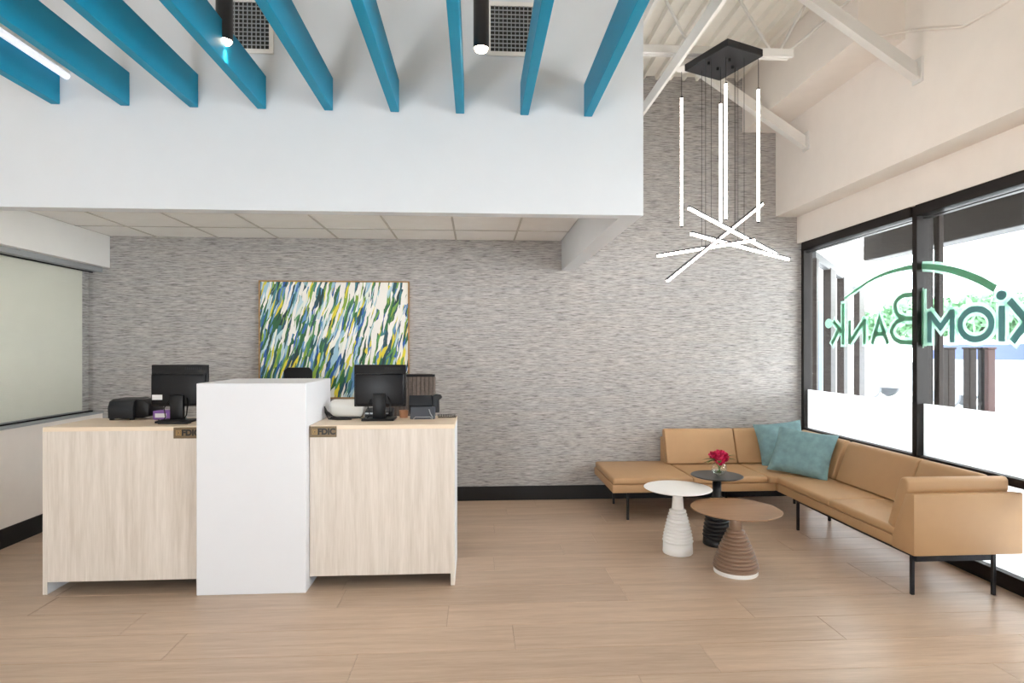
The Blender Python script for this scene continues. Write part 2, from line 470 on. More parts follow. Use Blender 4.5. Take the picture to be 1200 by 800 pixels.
for gx in tx:
    MB().box(gx - .009, gx + .009, SY + .101, WY - .001, 2.7475, 2.7530).build('tee_bar', TGRID, ceil2)
for gy in ys[1:-1]:
    MB().box(-3.729, .908, gy - .009, gy + .009, 2.7478, 2.7530).build('tee_bar', TGRID, ceil2)
for k, lx in enumerate((-2.3495, -1.1275, .0945)):  # unseen panels, added to brighten the space under the soffit
    t = thing('ceiling_panel_light', ['flat panel light over the left counter, up behind the soffit lip', 'flat panel light over the white pylon, up behind the soffit lip', 'flat panel light over the right counter end, up behind the soffit lip'][k], 'lamp', (lx, 4.88, 2.74), 'panel lights over the counters')
    MB().box(lx - .28, lx + .28, 4.60, 5.16, 2.742, 2.7515, .002, 1).build('frame', STEEL_WHITE, t)
    MB().box(lx - .25, lx + .25, 4.63, 5.13, 2.739, 2.7425).build('diffuser', FILL_PANEL, t)

# ---- high metal deck with ribs running front to back
dk = MB(); pitch = .147; bm = dk.bm
xa = -3.95; prof = []
while xa < 3.30:
    prof += [(xa, ZD - .042), (xa + .022, ZD - .042), (xa + .034, ZD), (xa + pitch - .012, ZD)]
    xa += pitch
lo = [bm.verts.new((x_, YN, z_)) for x_, z_ in prof]; hi = [bm.verts.new((x_, WY, z_)) for x_, z_ in prof]
for i in range(len(prof) - 1): bm.faces.new((lo[i], lo[i + 1], hi[i + 1], hi[i]))
top = MB().box(-3.95, 3.75, YN, WY + .15, ZD + .005, ZD + .10)
me_ = bpy.data.meshes.new('t'); top.bm.to_mesh(me_); dk.bm.from_mesh(me_); top.bm.free()
struct('ceiling', dk, DECK, 'off-white ribbed metal roof deck high over the lobby')

# ---- right wall
struct('wall_right', MB().box(3.26, 3.75, YN, WY, 3.043, ZD).box(XR, 3.62, YN, WY, 2.75, 3.043).box(XR, 3.62, YN, -2.1, 0, 2.75), CREAM, 'cream right wall stepping in above the storefront windows')
struct('trim_2', MB().box(2.888, 3.26, 4.36, WY, 3.956, ZD), CREAM, 'boxed bulkhead where right wall meets the deck')

# ---- storefront windows
FR = BRONZE
def storefront(name, y0, y1, label):
    wn = sempty(name, label, (3.52, (y0 + y1) / 2, 0))
    struct('head_frame', MB().box(3.505, 3.63, y0, y1, 2.665, 2.75, .003, 1), FR, parent=wn)
    struct('head_bead', MB().box(3.548, 3.60, y0 + .03, y1 - .03, 2.638, 2.645), BLACK, 'thin black bead under the head frame', parent=wn)
    struct('transom_frame', MB().box(3.52, 3.63, y0, y1, .695, .752, .003, 1), FR, parent=wn)
    struct('sill_frame', MB().box(3.52, 3.63, y0, y1, 0, .105, .003, 1), FR, parent=wn)
    struct('pane', MB().box(3.568, 3.576, y0, y1, .752, 2.665), GLASS, 'upper glass pane', parent=wn)
    struct('pane', MB().box(3.568, 3.576, y0, y1, .105, .695), GLASS, 'lower glass pane', parent=wn)
    struct('frosted_film', MB().box(3.577, 3.579, y0, y1, .752, 1.165), FROST, 'white frosted film on the lower part of the glass', parent=wn)
    struct('frosted_film', MB().box(3.577, 3.579, y0, y1, .105, .695), FROST, 'white frosted film down to the floor', parent=wn)
    return wn
w1 = storefront('window_1', 4.632, 6.25, 'storefront window beside the back wall')
struct('jamb', MB().box(3.53, 3.63, 6.25, 6.30, 0, 2.75, .003, 1), FR, parent=w1)
struct('mullion', MB().box(3.52, 3.66, 4.578, 4.632, 0, 2.75, .003, 1), FR, parent=w1)
struct('outer_stop', MB().box(3.68, 3.72, 4.545, 4.60, 0, 2.75, .003, 1), TAUPE, 'taupe outer stop of the mullion', parent=w1)
w2 = storefront('window_2', 2.93, 4.578, 'storefront window nearer the room with blue-teal letters')
struct('mullion', MB().box(3.52, 3.66, 2.876, 2.93, 0, 2.75, .003, 1), FR, parent=w2)
w4 = storefront('window_4', 1.22, 2.876, 'third storefront window from the back wall')
struct('mullion', MB().box(3.52, 3.66, 1.166, 1.22, 0, 2.75, .003, 1), FR, parent=w4)
w5 = storefront('window_5', -2.1, 1.166, 'storefront window nearest the entrance')  # out of view, opened to bring in more light from the right

# ================================================================== LETTERING ON THE GLASS (read from outside)
GX = 3.562
def stroke(mb, pts, wd, x, closed=False, th=.002):
    """flat ribbon along pts (y,z) with round joins, on the glass plane"""
    P_ = [Vector((a, b)) for a, b in pts]
    ws = wd if isinstance(wd, (list, tuple)) else [wd] * len(P_)
    n = len(P_); L_, R_ = [], []
    for i in range(n):
        if closed: d0 = (P_[i] - P_[i - 1]).normalized(); d1 = (P_[(i + 1) % n] - P_[i]).normalized()
        else:
            d0 = (P_[i] - P_[i - 1]).normalized() if i else (P_[1] - P_[0]).normalized()
            d1 = (P_[i + 1] - P_[i]).normalized() if i < n - 1 else d0
        t = (d0 + d1).normalized(); nn = Vector((-t.y, t.x))
        k = ws[i] / 2 / max(.35, nn.dot(Vector((-d0.y, d0.x))))
        L_.append(P_[i] + nn * k); R_.append(P_[i] - nn * k)
    bm = mb.bm
    vl = [[bm.verts.new((xx, q.x, q.y)) for q in side] for side in (L_, R_) for xx in (x, x - th)]
    lb, lf, rb, rf = vl
    m_ = n if closed else n - 1
    for i in range(m_):
        j = (i + 1) % n
        bm.faces.new((lf[i], lf[j], rf[j], rf[i])); bm.faces.new((lb[i], rb[i], rb[j], lb[j]))
        bm.faces.new((lf[i], lb[i], lb[j], lf[j])); bm.faces.new((rf[i], rf[j], rb[j], rb[i]))
    if not closed:
        for i in (0, n - 1): bm.faces.new((lf[i], rf[i], rb[i], lb[i]))
def circ(cy, cz, ry, rz, n=36): return [(cy + ry * math.cos(2 * math.pi * i / n), cz + rz * math.sin(2 * math.pi * i / n)) for i in range(n)]
def smoothpts(pts, k=6):
    out = []; n = len(pts)
    for i in range(n - 1):
        p0, p1, p2, p3 = pts[max(i - 1, 0)], pts[i], pts[i + 1], pts[min(i + 2, n - 1)]
        for s_ in range(k):
            t = s_ / k
            out.append(tuple(.5 * (2 * p1[a] + (p2[a] - p0[a]) * t + (2 * p0[a] - 5 * p1[a] + 4 * p2[a] - p3[a]) * t * t + (3 * p1[a] - p0[a] - 3 * p2[a] + p3[a]) * t ** 3) for a in (0, 1)))
    out.append(pts[-1]); return out
sign = thing('window_lettering', 'mirrored AxiomBank logo in green and blue-teal vinyl on the storefront glass', 'sign', (GX, 4.7, 1.64))
glyphs = {
  'k': ([[(5.605, 2.045), (5.605, 1.645)], [(5.763, 1.878), (5.626, 1.768)], [(5.665, 1.80), (5.788, 1.651)]], .040, LETTER_GREEN),
  'n': ([[(5.502, 1.647), (5.502, 1.877)], [(5.500, 1.665), (5.285, 1.862)], [(5.283, 1.647), (5.283, 1.877)]], .038, LETTER_GREEN),
  'a': ([[(5.179, 1.647), (5.081, 1.872), (4.971, 1.647)], [(5.140, 1.735), (5.010, 1.735)]], .038, LETTER_GREEN),
  'b': ([smoothpts([(4.56, 2.045), (4.687, 2.047), (4.795, 2.045), (4.871, 2.005), (4.881, 1.955), (4.855, 1.895), (4.775, 1.858), (4.687, 1.852), (4.56, 1.852)]),
         smoothpts([(4.775, 1.856), (4.870, 1.825), (4.922, 1.762), (4.900, 1.700), (4.840, 1.668), (4.775, 1.657), (4.56, 1.655)]), [(4.575, 1.645), (4.575, 2.057)]], .038, LETTER_GREEN),
  'm': ([[(4.497, 1.650), (4.497, 1.896)], [(4.500, 1.886), (4.385, 1.768), (4.272, 1.886)], [(4.270, 1.650), (4.270, 1.896)]], .046, LETTER_TEAL),
  'o': ([circ(4.063, 1.779, .135, .108)], .046, LETTER_TEAL),
  'i': ([[(3.848, 1.895), (3.848, 1.652)]], .050, LETTER_TEAL),
  'x': ([[(3.791, 1.928), (3.535, 1.640)], [(3.768, 1.650), (3.535, 1.925)]], .050, LETTER_TEAL),
  'a_initial': ([[(3.47, 1.640), (3.29, 2.09), (3.10, 1.640)], [(3.40, 1.79), (3.17, 1.79)]], .055, LETTER_TEAL),
}
hal = MB()
for g, (sts, wd, mt) in glyphs.items():
    mb = MB()
    for k, s_ in enumerate(sts):
        cl = g == 'o'
        stroke(mb, s_, wd, GX - .0006 * k, cl)
        if g != 'o' and len(s_) < 4:
            s2 = [Vector(q) for q in s_]; d0 = (s2[0] - s2[1]).normalized() * .022; d1 = (s2[-1] - s2[-2]).normalized() * .022
            s_ = [tuple(s2[0] + d0)] + list(s_[1:-1]) + [tuple(s2[-1] + d1)]
        stroke(hal, s_, wd + .050, GX + .0042, cl, .0008)
    mb.build('letter', mt, sign)
mb = MB(); mb.prism(circ(3.852, 1.967, .040, .033), 'x', GX - .002, GX); mb.build('letter_dot', LETTER_TEAL, sign)
hal.prism(circ(3.852, 1.967, .065, .055), 'x', GX + .0034, GX + .0042)
arc = smoothpts([(5.584, 2.088), (5.376, 2.166), (5.138, 2.236), (4.897, 2.268), (4.687, 2.271), (4.512, 2.252), (4.34, 2.213), (4.18, 2.158), (4.031, 2.092), (3.899, 2.015)])
aw = [.012 + .042 * min(1, i / (len(arc) * .75)) for i in range(len(arc))]
mb = MB(); stroke(mb, arc, aw, GX); mb.build('swoosh', LETTER_GREEN, sign)
stroke(hal, arc, [q + .04 for q in aw], GX + .0042, False, .0008)
mb = MB(); stroke(mb, circ(5.85, 1.86, .040, .030, 24), .006, GX, True)
stroke(mb, [(5.86, 1.847), (5.86, 1.873), (5.845, 1.873), (5.842, 1.862), (5.86, 1.86)], .005, GX); stroke(mb, [(5.852, 1.86), (5.842, 1.847)], .005, GX - .0006)
mb.build('registered_mark', LETTER_GREEN, sign)
hal.prism(circ(5.85, 1.86, .062, .048), 'x', GX + .0034, GX + .0042)
hal.build('halo', HALO, sign)

# ================================================================== OUTSIDE
ground = struct('ground', MB().box(3.75, 60, -30, 60, -.12, -.02), CONCRETE, 'bright pavement and parking lot outside the windows')
fas = thing('fascia_beam', 'weathered brown metal beam hanging across the top of the view outside', 'beam', (6.1, 2, 2.967))
MB().box(6.0, 6.3, -5, 8.945, 2.967, 3.391, .02, 2).build('casing', EXT_BROWN, fas)
MB().box(5.97, 6.33, -5, 8.95, 3.391, 3.44).build('cap', EXT_WHITE, fas)
struct('roof_canopy', MB().box(3.76, 8.2, -5, 8.9, 3.45, 3.6), EXT_WHITE, 'white canopy underside outside the storefront')
# angled storefront wing
sf = thing('storefront_wing', 'angled white storefront wing with taupe mullions outside the far window', 'building', (3.78, 6.5, 0))
SD = Vector((.636, .772, 0)); SN = Vector((.772, -.636, 0)); S0 = Vector((3.78, 6.5, 0))
def sfbar(name, k0, k1, z0, z1, d0, d1, mat):
    p = [S0 + SD * k0 + SN * d0, S0 + SD * k1 + SN * d0, S0 + SD * k1 + SN * d1, S0 + SD * k0 + SN * d1]
    return MB().prism([(q.x, q.y) for q in p], 'z', z0, z1).build(name, mat, sf)
sfbar('header', 0, 5.0, 2.60, 2.70, -.1, .03, HEADER_GREY)
sfbar('parapet', 0, 5.0, 2.72, 3.44, -.1, 0, EXT_WHITE)
sfbar('base_wall', 0, 5.0, -.02, .5, -.1, 0, EXT_WHITE)
for i, (a, b) in enumerate([(-.02, .12), (1.0, 1.42), (2.18, 2.62), (4.05, 4.85)]):
    sfbar('mullion', a, b, -.02, 2.62, -.1, .04, TAUPE)
for i, (a, b) in enumerate([(.12, 1.0), (1.42, 2.18), (2.62, 4.05)]):
    sfbar('pane', a, b, .5, 2.62, -.06, -.05, FROST)
sfbar('poster', .3, .85, .9, 2.2, -.04, -.03, POSTER)
# stand-in posts for the wing's mullion pattern repeated in the nearer pane
bol = []
for i, (yy, mt, lab) in enumerate([(8.28, TAUPE, 'taupe entry post just past the mullion, seen through the nearer window'), (7.853, TAUPE, 'taupe entry post under the letter m outside'),
                                   (7.503, TAUPE, 'taupe entry post under the letter o outside'), (7.298, BLACK, 'slim black segmented post beside the rust red post'), (7.195, RUST, 'rust red post at the end of the row outside')]):
    t = thing('entry_post', lab, 'post', (6.5, yy, -.02), 'posts outside the nearer window')
    w_ = .055 if i < 3 else .03
    MB().box(6.5 - .05, 6.5 + .05, yy - w_, yy + w_, -.02, 1.60, .006, 1).build('shaft', mt, t)
    MB().box(6.5 - .06, 6.5 + .06, yy - w_ - .01, yy + w_ + .01, 1.60, 1.625, .004, 1).build('cap', mt, t)
# parked cars
def car(label, x, y, mat, rz):
    t = thing('parked_car', label, 'car', (x, y, -.02), 'cars parked across the lot')
    prof = [(-2.2, .38), (-2.2, 1.0), (-2.1, 1.22), (-1.9, 1.30), (-1.65, 1.84), (.65, 1.86), (1.25, 1.30), (2.1, 1.15), (2.2, .95), (2.2, .38)]
    b = MB().prism(prof, 'y', -.88, .88, .04, 2).build('body', mat, t, 40); b.location = (0, 0, 0)
    g = MB().prism([(-1.75, 1.34), (-1.55, 1.74), (.60, 1.76), (1.08, 1.34)], 'y', -.89, .89).build('side_windows', CAR_GLASS, t); g.location = (0, 0, 0)
    for wx in (-1.35, 1.35):
        for wy in (-.8, .8):
            o = MB().lathe([(0, -.1), (.31, -.1), (.33, -.06), (.33, .06), (.31, .1), (0, .1)], 20).build('wheel', TYRE, t, 40)
            o.rotation_euler = (R(90), 0, 0); o.location = (wx, wy, .33)
    t.rotation_euler = (0, 0, rz)
    return t
car('pale car parked outside, seen through far window left of the mullion', 12.9, 20.6, CAR_PALE, R(-55))
car('silver car parked outside, seen right of the mullion', 14.3, 15.0, CAR_SILVER, R(-55))
car('pale car parked outside at the picture edge', 14.9, 10.8, CAR_PALE, R(-55))
# trees across the lot
def tree(label, x, y, h, r, seed):
    rr = random.Random(seed)
    t = thing('street_tree', label, 'tree', (x, y, -.02), 'trees across the parking lot')
    MB().tube([(x, y, -.02), (x + .05, y, h * .35), (x, y + .05, h * .7)], [.14, .11, .06], 8).build('trunk', BARK, t, 60)
    mb = MB(); bm = mb.bm
    for i in range(900):
        u = Vector((rr.gauss(0, 1), rr.gauss(0, 1), rr.gauss(0, 1))).normalized() * r * (rr.random() ** .35)
        c = Vector((x, y, h * .66)) + Vector((u.x, u.y, u.z * .62))
        a = Vector((rr.gauss(0, 1), rr.gauss(0, 1), rr.gauss(0, 1))).normalized() * .20
        b = Vector((rr.gauss(0, 1), rr.gauss(0, 1), rr.gauss(0, 1))).cross(a).normalized() * .11
        bm.faces.new([bm.verts.new(q) for q in (c - a, c + b, c + a, c - b)])
    mb.build('foliage', FOLIAGE, t)
for i, (x, y, h, r, lab) in enumerate([(16.8, 26.0, 3.9, 1.3, 'leafy tree across the lot above the letters A and n'), (17.3, 22.6, 4.2, 1.35, 'leafy tree across the lot behind the letter B'),
                                     (17.6, 19.6, 4.1, 1.3, 'leafy tree across the lot behind the letter m'), (18.0, 16.6, 4.4, 1.3, 'leafy tree across the lot behind the letter o'), (18.0, 13.6, 4.5, 1.3, 'leafy tree across the lot behind the letter x'),
                                     (21.2, 26.2, 4.6, 1.4, 'pale tree in the second row between the letters n and B'), (21.4, 22.8, 4.6, 1.4, 'pale tree in the second row beside the window mullion'), (21.6, 19.4, 4.8, 1.4, 'pale tree in the second row between the letters m and o')]):
    tree(lab, x, y, h, r, i)

# ================================================================== CEILING STEEL
def steel(name, label, cat, loc, group=None): return thing(name, label, cat, loc, group)
j = thing('bar_joist', 'white open-web steel joist carrying the black chandelier canopy', 'joist', (1.6, 4.42, 3.82))
MB().box(1.05, 2.40, 4.385, 4.415, 3.815, 3.872).box(1.05, 2.38, 4.425, 4.455, 3.815, 3.855).build('bottom_chord', STEEL_WHITE, j)
MB().box(1.05, 3.25, 4.38, 4.46, 4.44, ZD - .045).build('top_chord', STEEL_WHITE, j)
for a, b in [((2.243, 3.86), (1.86, 4.46)), ((2.30, 3.86), (2.64, 4.46)), ((2.37, 3.86), (3.05, 4.44)), ((1.62, 3.86), (1.30, 4.46)), ((1.62, 3.86), (1.86, 4.46))]:
    MB().tube([(a[0], 4.42, a[1]), (b[0], 4.42, b[1])], .011, 8).build('web_rod', STEEL_WHITE, j, 60)
t = thing('ceiling_speaker', 'round white fixture tucked on the joist beside the chandelier canopy', 'fixture', (1.66, 4.50, 3.80))
MB().lathe([(0, 0), (.07, 0), (.10, .03), (.10, .06), (.05, .10), (0, .10)], 28, (1.63, 4.56, 3.78)).build('housing', STEEL_WHITE, t, 40)

def brace(Y, label):
    t = thing('kicker_brace', label, 'brace', (3.26, Y, 3.56), 'steel braces on the right wall')
    p = Vector((3.27, Y, 3.63)); d = Vector((-.835, 0, .55)).normalized(); q = p + d * 1.55
    MB().bar(p, q, .012, .105).build('web_plate', STEEL_WHITE, t)
    MB().bar(p, q, .07, .014, 0, (0, -.052)).build('flange', STEEL_WHITE, t)
    MB().box(3.245, 3.26, Y - .05, Y + .05, 3.56, 3.74).build('end_plate', STEEL_WHITE, t)
brace(5.72, 'white steel brace from right wall up behind the chandelier')
brace(4.22, 'white steel brace on the right wall in front of the bulkhead end')
t = thing('roof_beam', 'white steel channel running front to back beside the soffit edge', 'beam', (1.49, 3.6, 3.70))
MB().box(1.478, 1.484, .9, WY - .002, 3.70, 3.785).build('web_plate', STEEL_WHITE, t)
MB().box(1.478, 1.502, .9, WY - .002, 3.694, 3.702).box(1.478, 1.502, .9, WY - .002, 3.783, 3.789).build('flange', STEEL_WHITE, t)
t = thing('roof_beam', 'slim white steel angle tight beside the top of the soffit corner', 'beam', (1.19, 3.6, 3.90))
MB().box(1.175, 1.200, .9, WY - .002, 3.90, 3.93).build('lower_leg', STEEL_WHITE, t)
MB().box(1.175, 1.182, .9, WY - .002, 3.93, 3.96).build('upright_leg', STEEL_WHITE, t)
t = thing('conduit', 'thin white conduit run high on the right wall', 'conduit', (3.25, 4, 4.0))
MB().tube([(2.90, 4.348, 3.945), (3.247, 4.278, 3.979), (3.247, 3.800, 3.753), (3.247, 3.455, 3.729), (3.247, 2.6, 3.76)], .010, 8).build('pipe', CREAM, t, 60)

# ================================================================== TEAL BEAMS
ords = ['leftmost', 'second from the left', 'third from the left', 'fourth from the left', 'fifth from the left', 'sixth from the left', 'seventh from the left', 'eighth from the left', 'rightmost']
for i in range(9):
    xr = .722 - .3975 * (8 - i)
    lab = {0: 'teal ceiling beam leftmost of the nine, beside the linear lamp', 8: 'teal ceiling beam rightmost of the nine, nearest the soffit corner',
           3: 'fourth teal ceiling beam from the left, beside the left black pendant', 6: 'seventh teal ceiling beam from the left, right above the monitor gap',
           7: 'eighth teal ceiling beam from the left, crossing the right air vent'}.get(i, 'teal ceiling beam, ' + ords[i] + ' of the nine')
    o = MB().box(-.026, .026, -1.5, 1.5, -.1, .1, .003, 1).build('ceiling_beam', TEAL)
    o.location = (xr - .026, SY - 1.501, 3.148)
    tag(o, lab, 'beam', 'teal beams off the soffit')

# pendants
def pendant(x, y, zb, label):
    t = thing('pendant_light', label, 'lamp', (x, y, zb), 'black cylinder pendants')
    MB().lathe([(.030, .01), (.038, .004), (.040, 0), (.0405, .02), (.0405, .62), (.036, .63), (0, .63)], 32, (x, y, zb)).build('housing', BLACK_METAL, t, 40)
    MB().lathe([(0, .012), (.033, .012), (.036, .004), (.030, -.010), (.015, -.018), (0, -.02)], 24, (x, y, zb)).build('lamp_lens', PEND_GLOW, t, 60)
    MB().tube([(x, y, zb + .62), (x, y, ZD)], .004, 6).build('cord', BLACK, t)
    l = bpy.data.lights.new('pendant_beam', 'SPOT'); l.energy = 14; l.spot_size = R(80); l.spot_blend = .7; l.color = (1, .9, .78); l.shadow_soft_size = .03
    o = bpy.data.objects.new('pendant_beam', l); COL.objects.link(o); o.parent = t; o.location = (0, 0, -.04)
pendant(-1.27, 3.1, 3.155, 'black cylinder pendant lamp hanging in front of the left vent')
pendant(.026, 3.1, 3.155, 'black cylinder pendant lamp hanging beside the right vent')
t = thing('linear_lamp', 'white linear lamp tube between the two leftmost teal beams', 'lamp', (-2.42, 2.5, 3.21))
MB().tube([(-2.42, .9, 3.215), (-2.42, SY - .002, 3.215)], .020, 14).build('diffuser', LINEAR, t, 60)
MB().box(-2.432, -2.408, .9, SY - .002, 3.233, 3.255).build('spine', STEEL_WHITE, t)

# vents
def vent(x0, x1, z0, z1, label):
    t = thing('air_vent', label, 'vent', ((x0 + x1) / 2, SY, z0), 'egg-crate vents on the soffit')
    f = .026; y0 = SY - .012
    MB().box(x0, x1, y0, SY - .001, z0, z0 + f).box(x0, x1, y0, SY - .001, z1 - f, z1).box(x0, x0 + f, y0, SY - .001, z0 + f, z1 - f).box(x1 - f, x1, y0, SY - .001, z0 + f, z1 - f).build('frame', STEEL_WHITE, t)
    MB().box(x0 + f, x1 - f, SY - .003, SY - .001, z0 + f, z1 - f).build('backing', GRILLE_DARK, t)  # flat sheet, its dark colour painted in for the shade of a duct
    g = MB(); n = 11
    for i in range(1, n):
        xx = x0 + f + (x1 - x0 - 2 * f) * i / n; g.box(xx - .0022, xx + .0022, y0 + .001, SY - .004, z0 + f, z1 - f)
        zz = z0 + f + (z1 - z0 - 2 * f) * i / n; g.box(x0 + f, x1 - f, y0 + .001, SY - .004, zz - .0022, zz + .0022)
    g.build('grille', ALU, t)
vent(.063, .396, 3.409, 3.742, 'square egg-crate air vent behind the right pendant lamp')
vent(-1.553, -1.22, 3.38, 3.713, 'square egg-crate air vent behind the left pendant lamp')

# ================================================================== CHANDELIER
ch = thing('led_chandelier', 'modern chandelier of glowing white bars under a black square canopy', 'chandelier', (1.81, 4.3, 3.70))
cc = [(1.572, 4.429), (1.737, 4.036), (2.055, 4.17), (1.902, 4.574)]
MB().prism(cc, 'z', 3.70, 3.752, .003, 1).build('canopy', BLACK_METAL, ch)
for x_, y_ in [(1.70, 4.28), (1.83, 4.22), (1.80, 4.36), (1.90, 4.33)]: MB().lathe([(0, -.02), (.010, -.02), (.010, 0), (0, 0)], 12, (x_, y_, 3.70)).build('cord_grip', BLACK, ch)
def lightbar(p, q, hang, side=0):
    p, q = Vector(p), Vector(q)
    vert = abs((q - p).normalized().z) > .95
    if vert:
        o = MB().tube([p, q], .0095, 12).build('light_bar', TUBE, ch, 60)
        for z_, nm in ((p, 1), (q, -1)):
            MB().tube([z_, z_ + Vector((0, 0, .012 * nm))], .0098, 12).build('end_cap', BLACK, o).location = (0, 0, 0)
        MB().tube([p, (p.x, p.y, 3.70)], .0022, 6).build('cord', BLACK, ch)
    else:
        o = MB().bar(p, q, .016, .016).build('light_bar', TUBE, ch)
        d = (q - p).normalized()
        MB().bar(p - d * .004, q + d * .004, .020, .010, 0, (side, .0125)).build('channel', BLACK_METAL, o).location = (0, 0, 0)
        for t_ in hang:
            a = p.lerp(q, t_); MB().tube([a, (a.x, a.y, 3.70)], .0018, 6).build('cord', BLACK, ch)
lightbar((1.554, 4.44, 3.50), (1.554, 4.44, 2.535), ())
lightbar((1.819, 4.35, 3.425), (1.819, 4.35, 2.528), ())
lightbar((1.795, 4.2, 3.507), (1.795, 4.2, 2.537), ())
lightbar((2.040, 4.21, 3.477), (2.040, 4.21, 2.526), ())
lightbar((1.503, 4.15, 2.598), (2.325, 4.5, 2.334), (.24, .5))
lightbar((2.188, 4.45, 2.711), (1.333, 4.1, 2.077), (.3, .62))
lightbar((1.433, 4.65, 2.336), (1.984, 4.15, 2.376), (.48, .9), .008)
lightbar((1.537, 4.2, 2.426), (2.447, 4.55, 2.303), (.14, .46), .009)

# ================================================================== TELLER COUNTERS
DY, DB, DZ = 4.07, 4.60, 1.09
def counter(x0, x1, label, endside):
    t = thing('teller_counter', label, 'counter', ((x0 + x1) / 2, (DY + DB) / 2, 0), 'pale wood teller counters')
    e0 = x0 + (.028 if endside < 0 else 0); e1 = x1 - (.028 if endside > 0 else 0)
    MB().box(e0, e1, DY, DY + .025, .08, DZ - .028, .001, 1).build('front_panel', ASH, t)
    MB().box(x0 - (.0 if endside < 0 else 0), x1, DY - .001, DB, DZ - .028, DZ, .0015, 1).build('top', ASH_TOP, t)
    a, b = (x0, e0) if endside < 0 else (e1, x1)
    ep = MB().box(a, b, DY + .0012, DB, 0, DZ - .028, .001, 1).build('end_panel', PYLON_WHITE, t); ep['label'] = 'white laminate end panel'
    MB().box(a, b, DY - .001, DY + .001, 0, DZ - .028).build('edge_band', ASH, t)
    MB().box(e0 + .002, e1 - .002, DY + .28, DY + .30, 0, DZ - .03).build('kick_panel', DARKGREY, t)
    MB().box(e0, e1, DB - .25, DB + .45, .71, .74, .002, 1).build('work_surface', ASH_TOP, t)
    MB().box(e0 if endside > 0 else e1 - .03, e0 + .03 if endside > 0 else e1, DB + .02, DB + .43, 0, .71).build('work_leg', ASH, t)
    return t
counter(-2.82, -1.816, 'pale ash teller counter standing left of the white pylon', -1)
counter(-1.113, -.145, 'pale ash teller counter standing right of the white pylon', 1)
t = tag(MB().box(-1.814, -1.115, 3.995, 4.66, 0, 1.377, .003, 1).build('divider_pylon', PYLON_WHITE), 'tall plain white pylon box between the two wood counters', 'pylon')

# FDIC plates
def plate(x, label):
    t = thing('bronze_sign', label, 'sign', (x + .085, DY - .002, 1.013), 'bronze FDIC plates')
    MB().box(x, x + .176, DY - .006, DY - .001, 1.011, 1.084, .001, 1).build('plate', BRASS, t)
    me = text_mesh('FDIC', .054, .0005, .0026); me.materials.append(INK)
    o = bpy.data.objects.new('lettering', me); COL.objects.link(o); o.parent = t
    o.rotation_euler = (R(90), 0, 0); o.location = (.026, -.0050, .0345)
    e = MB(); X0, Z0, Y0, Y1 = x + .016, 1.031, DY - .0072, DY - .006
    for k in range(2):
        i_ = k * .008
        a, b, c, d = X0 + i_, X0 + .034 - i_, Z0 + i_, Z0 + .034 - i_
        e.box(a, b, Y0, Y1, c, c + .003).box(a, b, Y0, Y1, d - .003, d).box(a, a + .003, Y0, Y1, c, d).box(b - .003, b, Y0, Y1, c, d)
    e.build('emblem', GOLD, t)
plate(-1.992, 'bronze FDIC plate partly hidden behind the pylon on left counter')
plate(-1.110, 'bronze FDIC plate fully visible on the right counter front')

# ---- monitors (seen from behind)
def monitor(x0, x1, z0, z1, y, label, rz=0, sticker=False, lean=0):
    cx = (x0 + x1) / 2
    t = thing('monitor', label, 'monitor', (cx, y, DZ), 'monitors on the counters')
    W_, H_ = x1 - x0, z1 - z0
    b = MB().box(-W_ / 2, W_ / 2, 0, .022, z0 - DZ, z1 - DZ, .005, 2).build('screen_bezel', BLACK, t, 40); b.location = (0, 0, 0)
    b = MB().box(-W_ / 2 + .012, W_ / 2 - .012, -.035, 0, z0 - DZ + .012, z1 - DZ - .065, .010, 3).build('rear_cover', SCREENGLOSS, t, 40); b.location = (0, 0, 0)
    v = MB()
    for i in range(9): v.box(W_ * (.10 + i * .035) - .004, W_ * (.10 + i * .035) + .001, -.002, .001, z1 - DZ - .035, z1 - DZ - .02)
    v = v.build('vent_slots', DARKGREY, t); v.location = (0, 0, 0)
    s_ = MB().box(-.045, .045, -.055, -.02, .01, .19, .006, 2).build('stand_neck', BLACK, t, 40); s_.location = (0, 0, 0)
    s_ = MB().box(-.115, .115, -.12, .07, 0, .014, .005, 2).build('stand_base', BLACK, t, 40); s_.location = (0, 0, 0)
    c_ = MB().tube([(-.06, -.03, .15), (-.075, -.07, .10), (-.06, -.08, .04), (-.09, -.05, .006), (-.16, .03, .006)], .004, 6).build('cable', BLACK, t, 60); c_.location = (0, 0, 0)
    c_ = MB().tube([(.06, -.03, .17), (.085, -.075, .12), (.08, -.085, .05), (.05, -.06, .018), (.03, .03, .02)], .004, 6).build('cable', BLACK, t, 60); c_.location = (0, 0, 0)
    if sticker:
        q = MB().box(-W_ / 2 + .022, -W_ / 2 + .090, -.0362, -.0355, z0 - DZ + .05, z0 - DZ + .085).build('sticker', PAPER, t); q.location = (0, 0, 0)
    t.rotation_euler = (0, 0, rz)
monitor(-2.290, -1.905, 1.195, 1.490, 4.37, 'black desktop monitor back on the left counter, white sticker low on it', R(2), True)
monitor(-.885, -.512, 1.183, 1.487, 4.40, 'black desktop monitor back on right counter beside the phone')

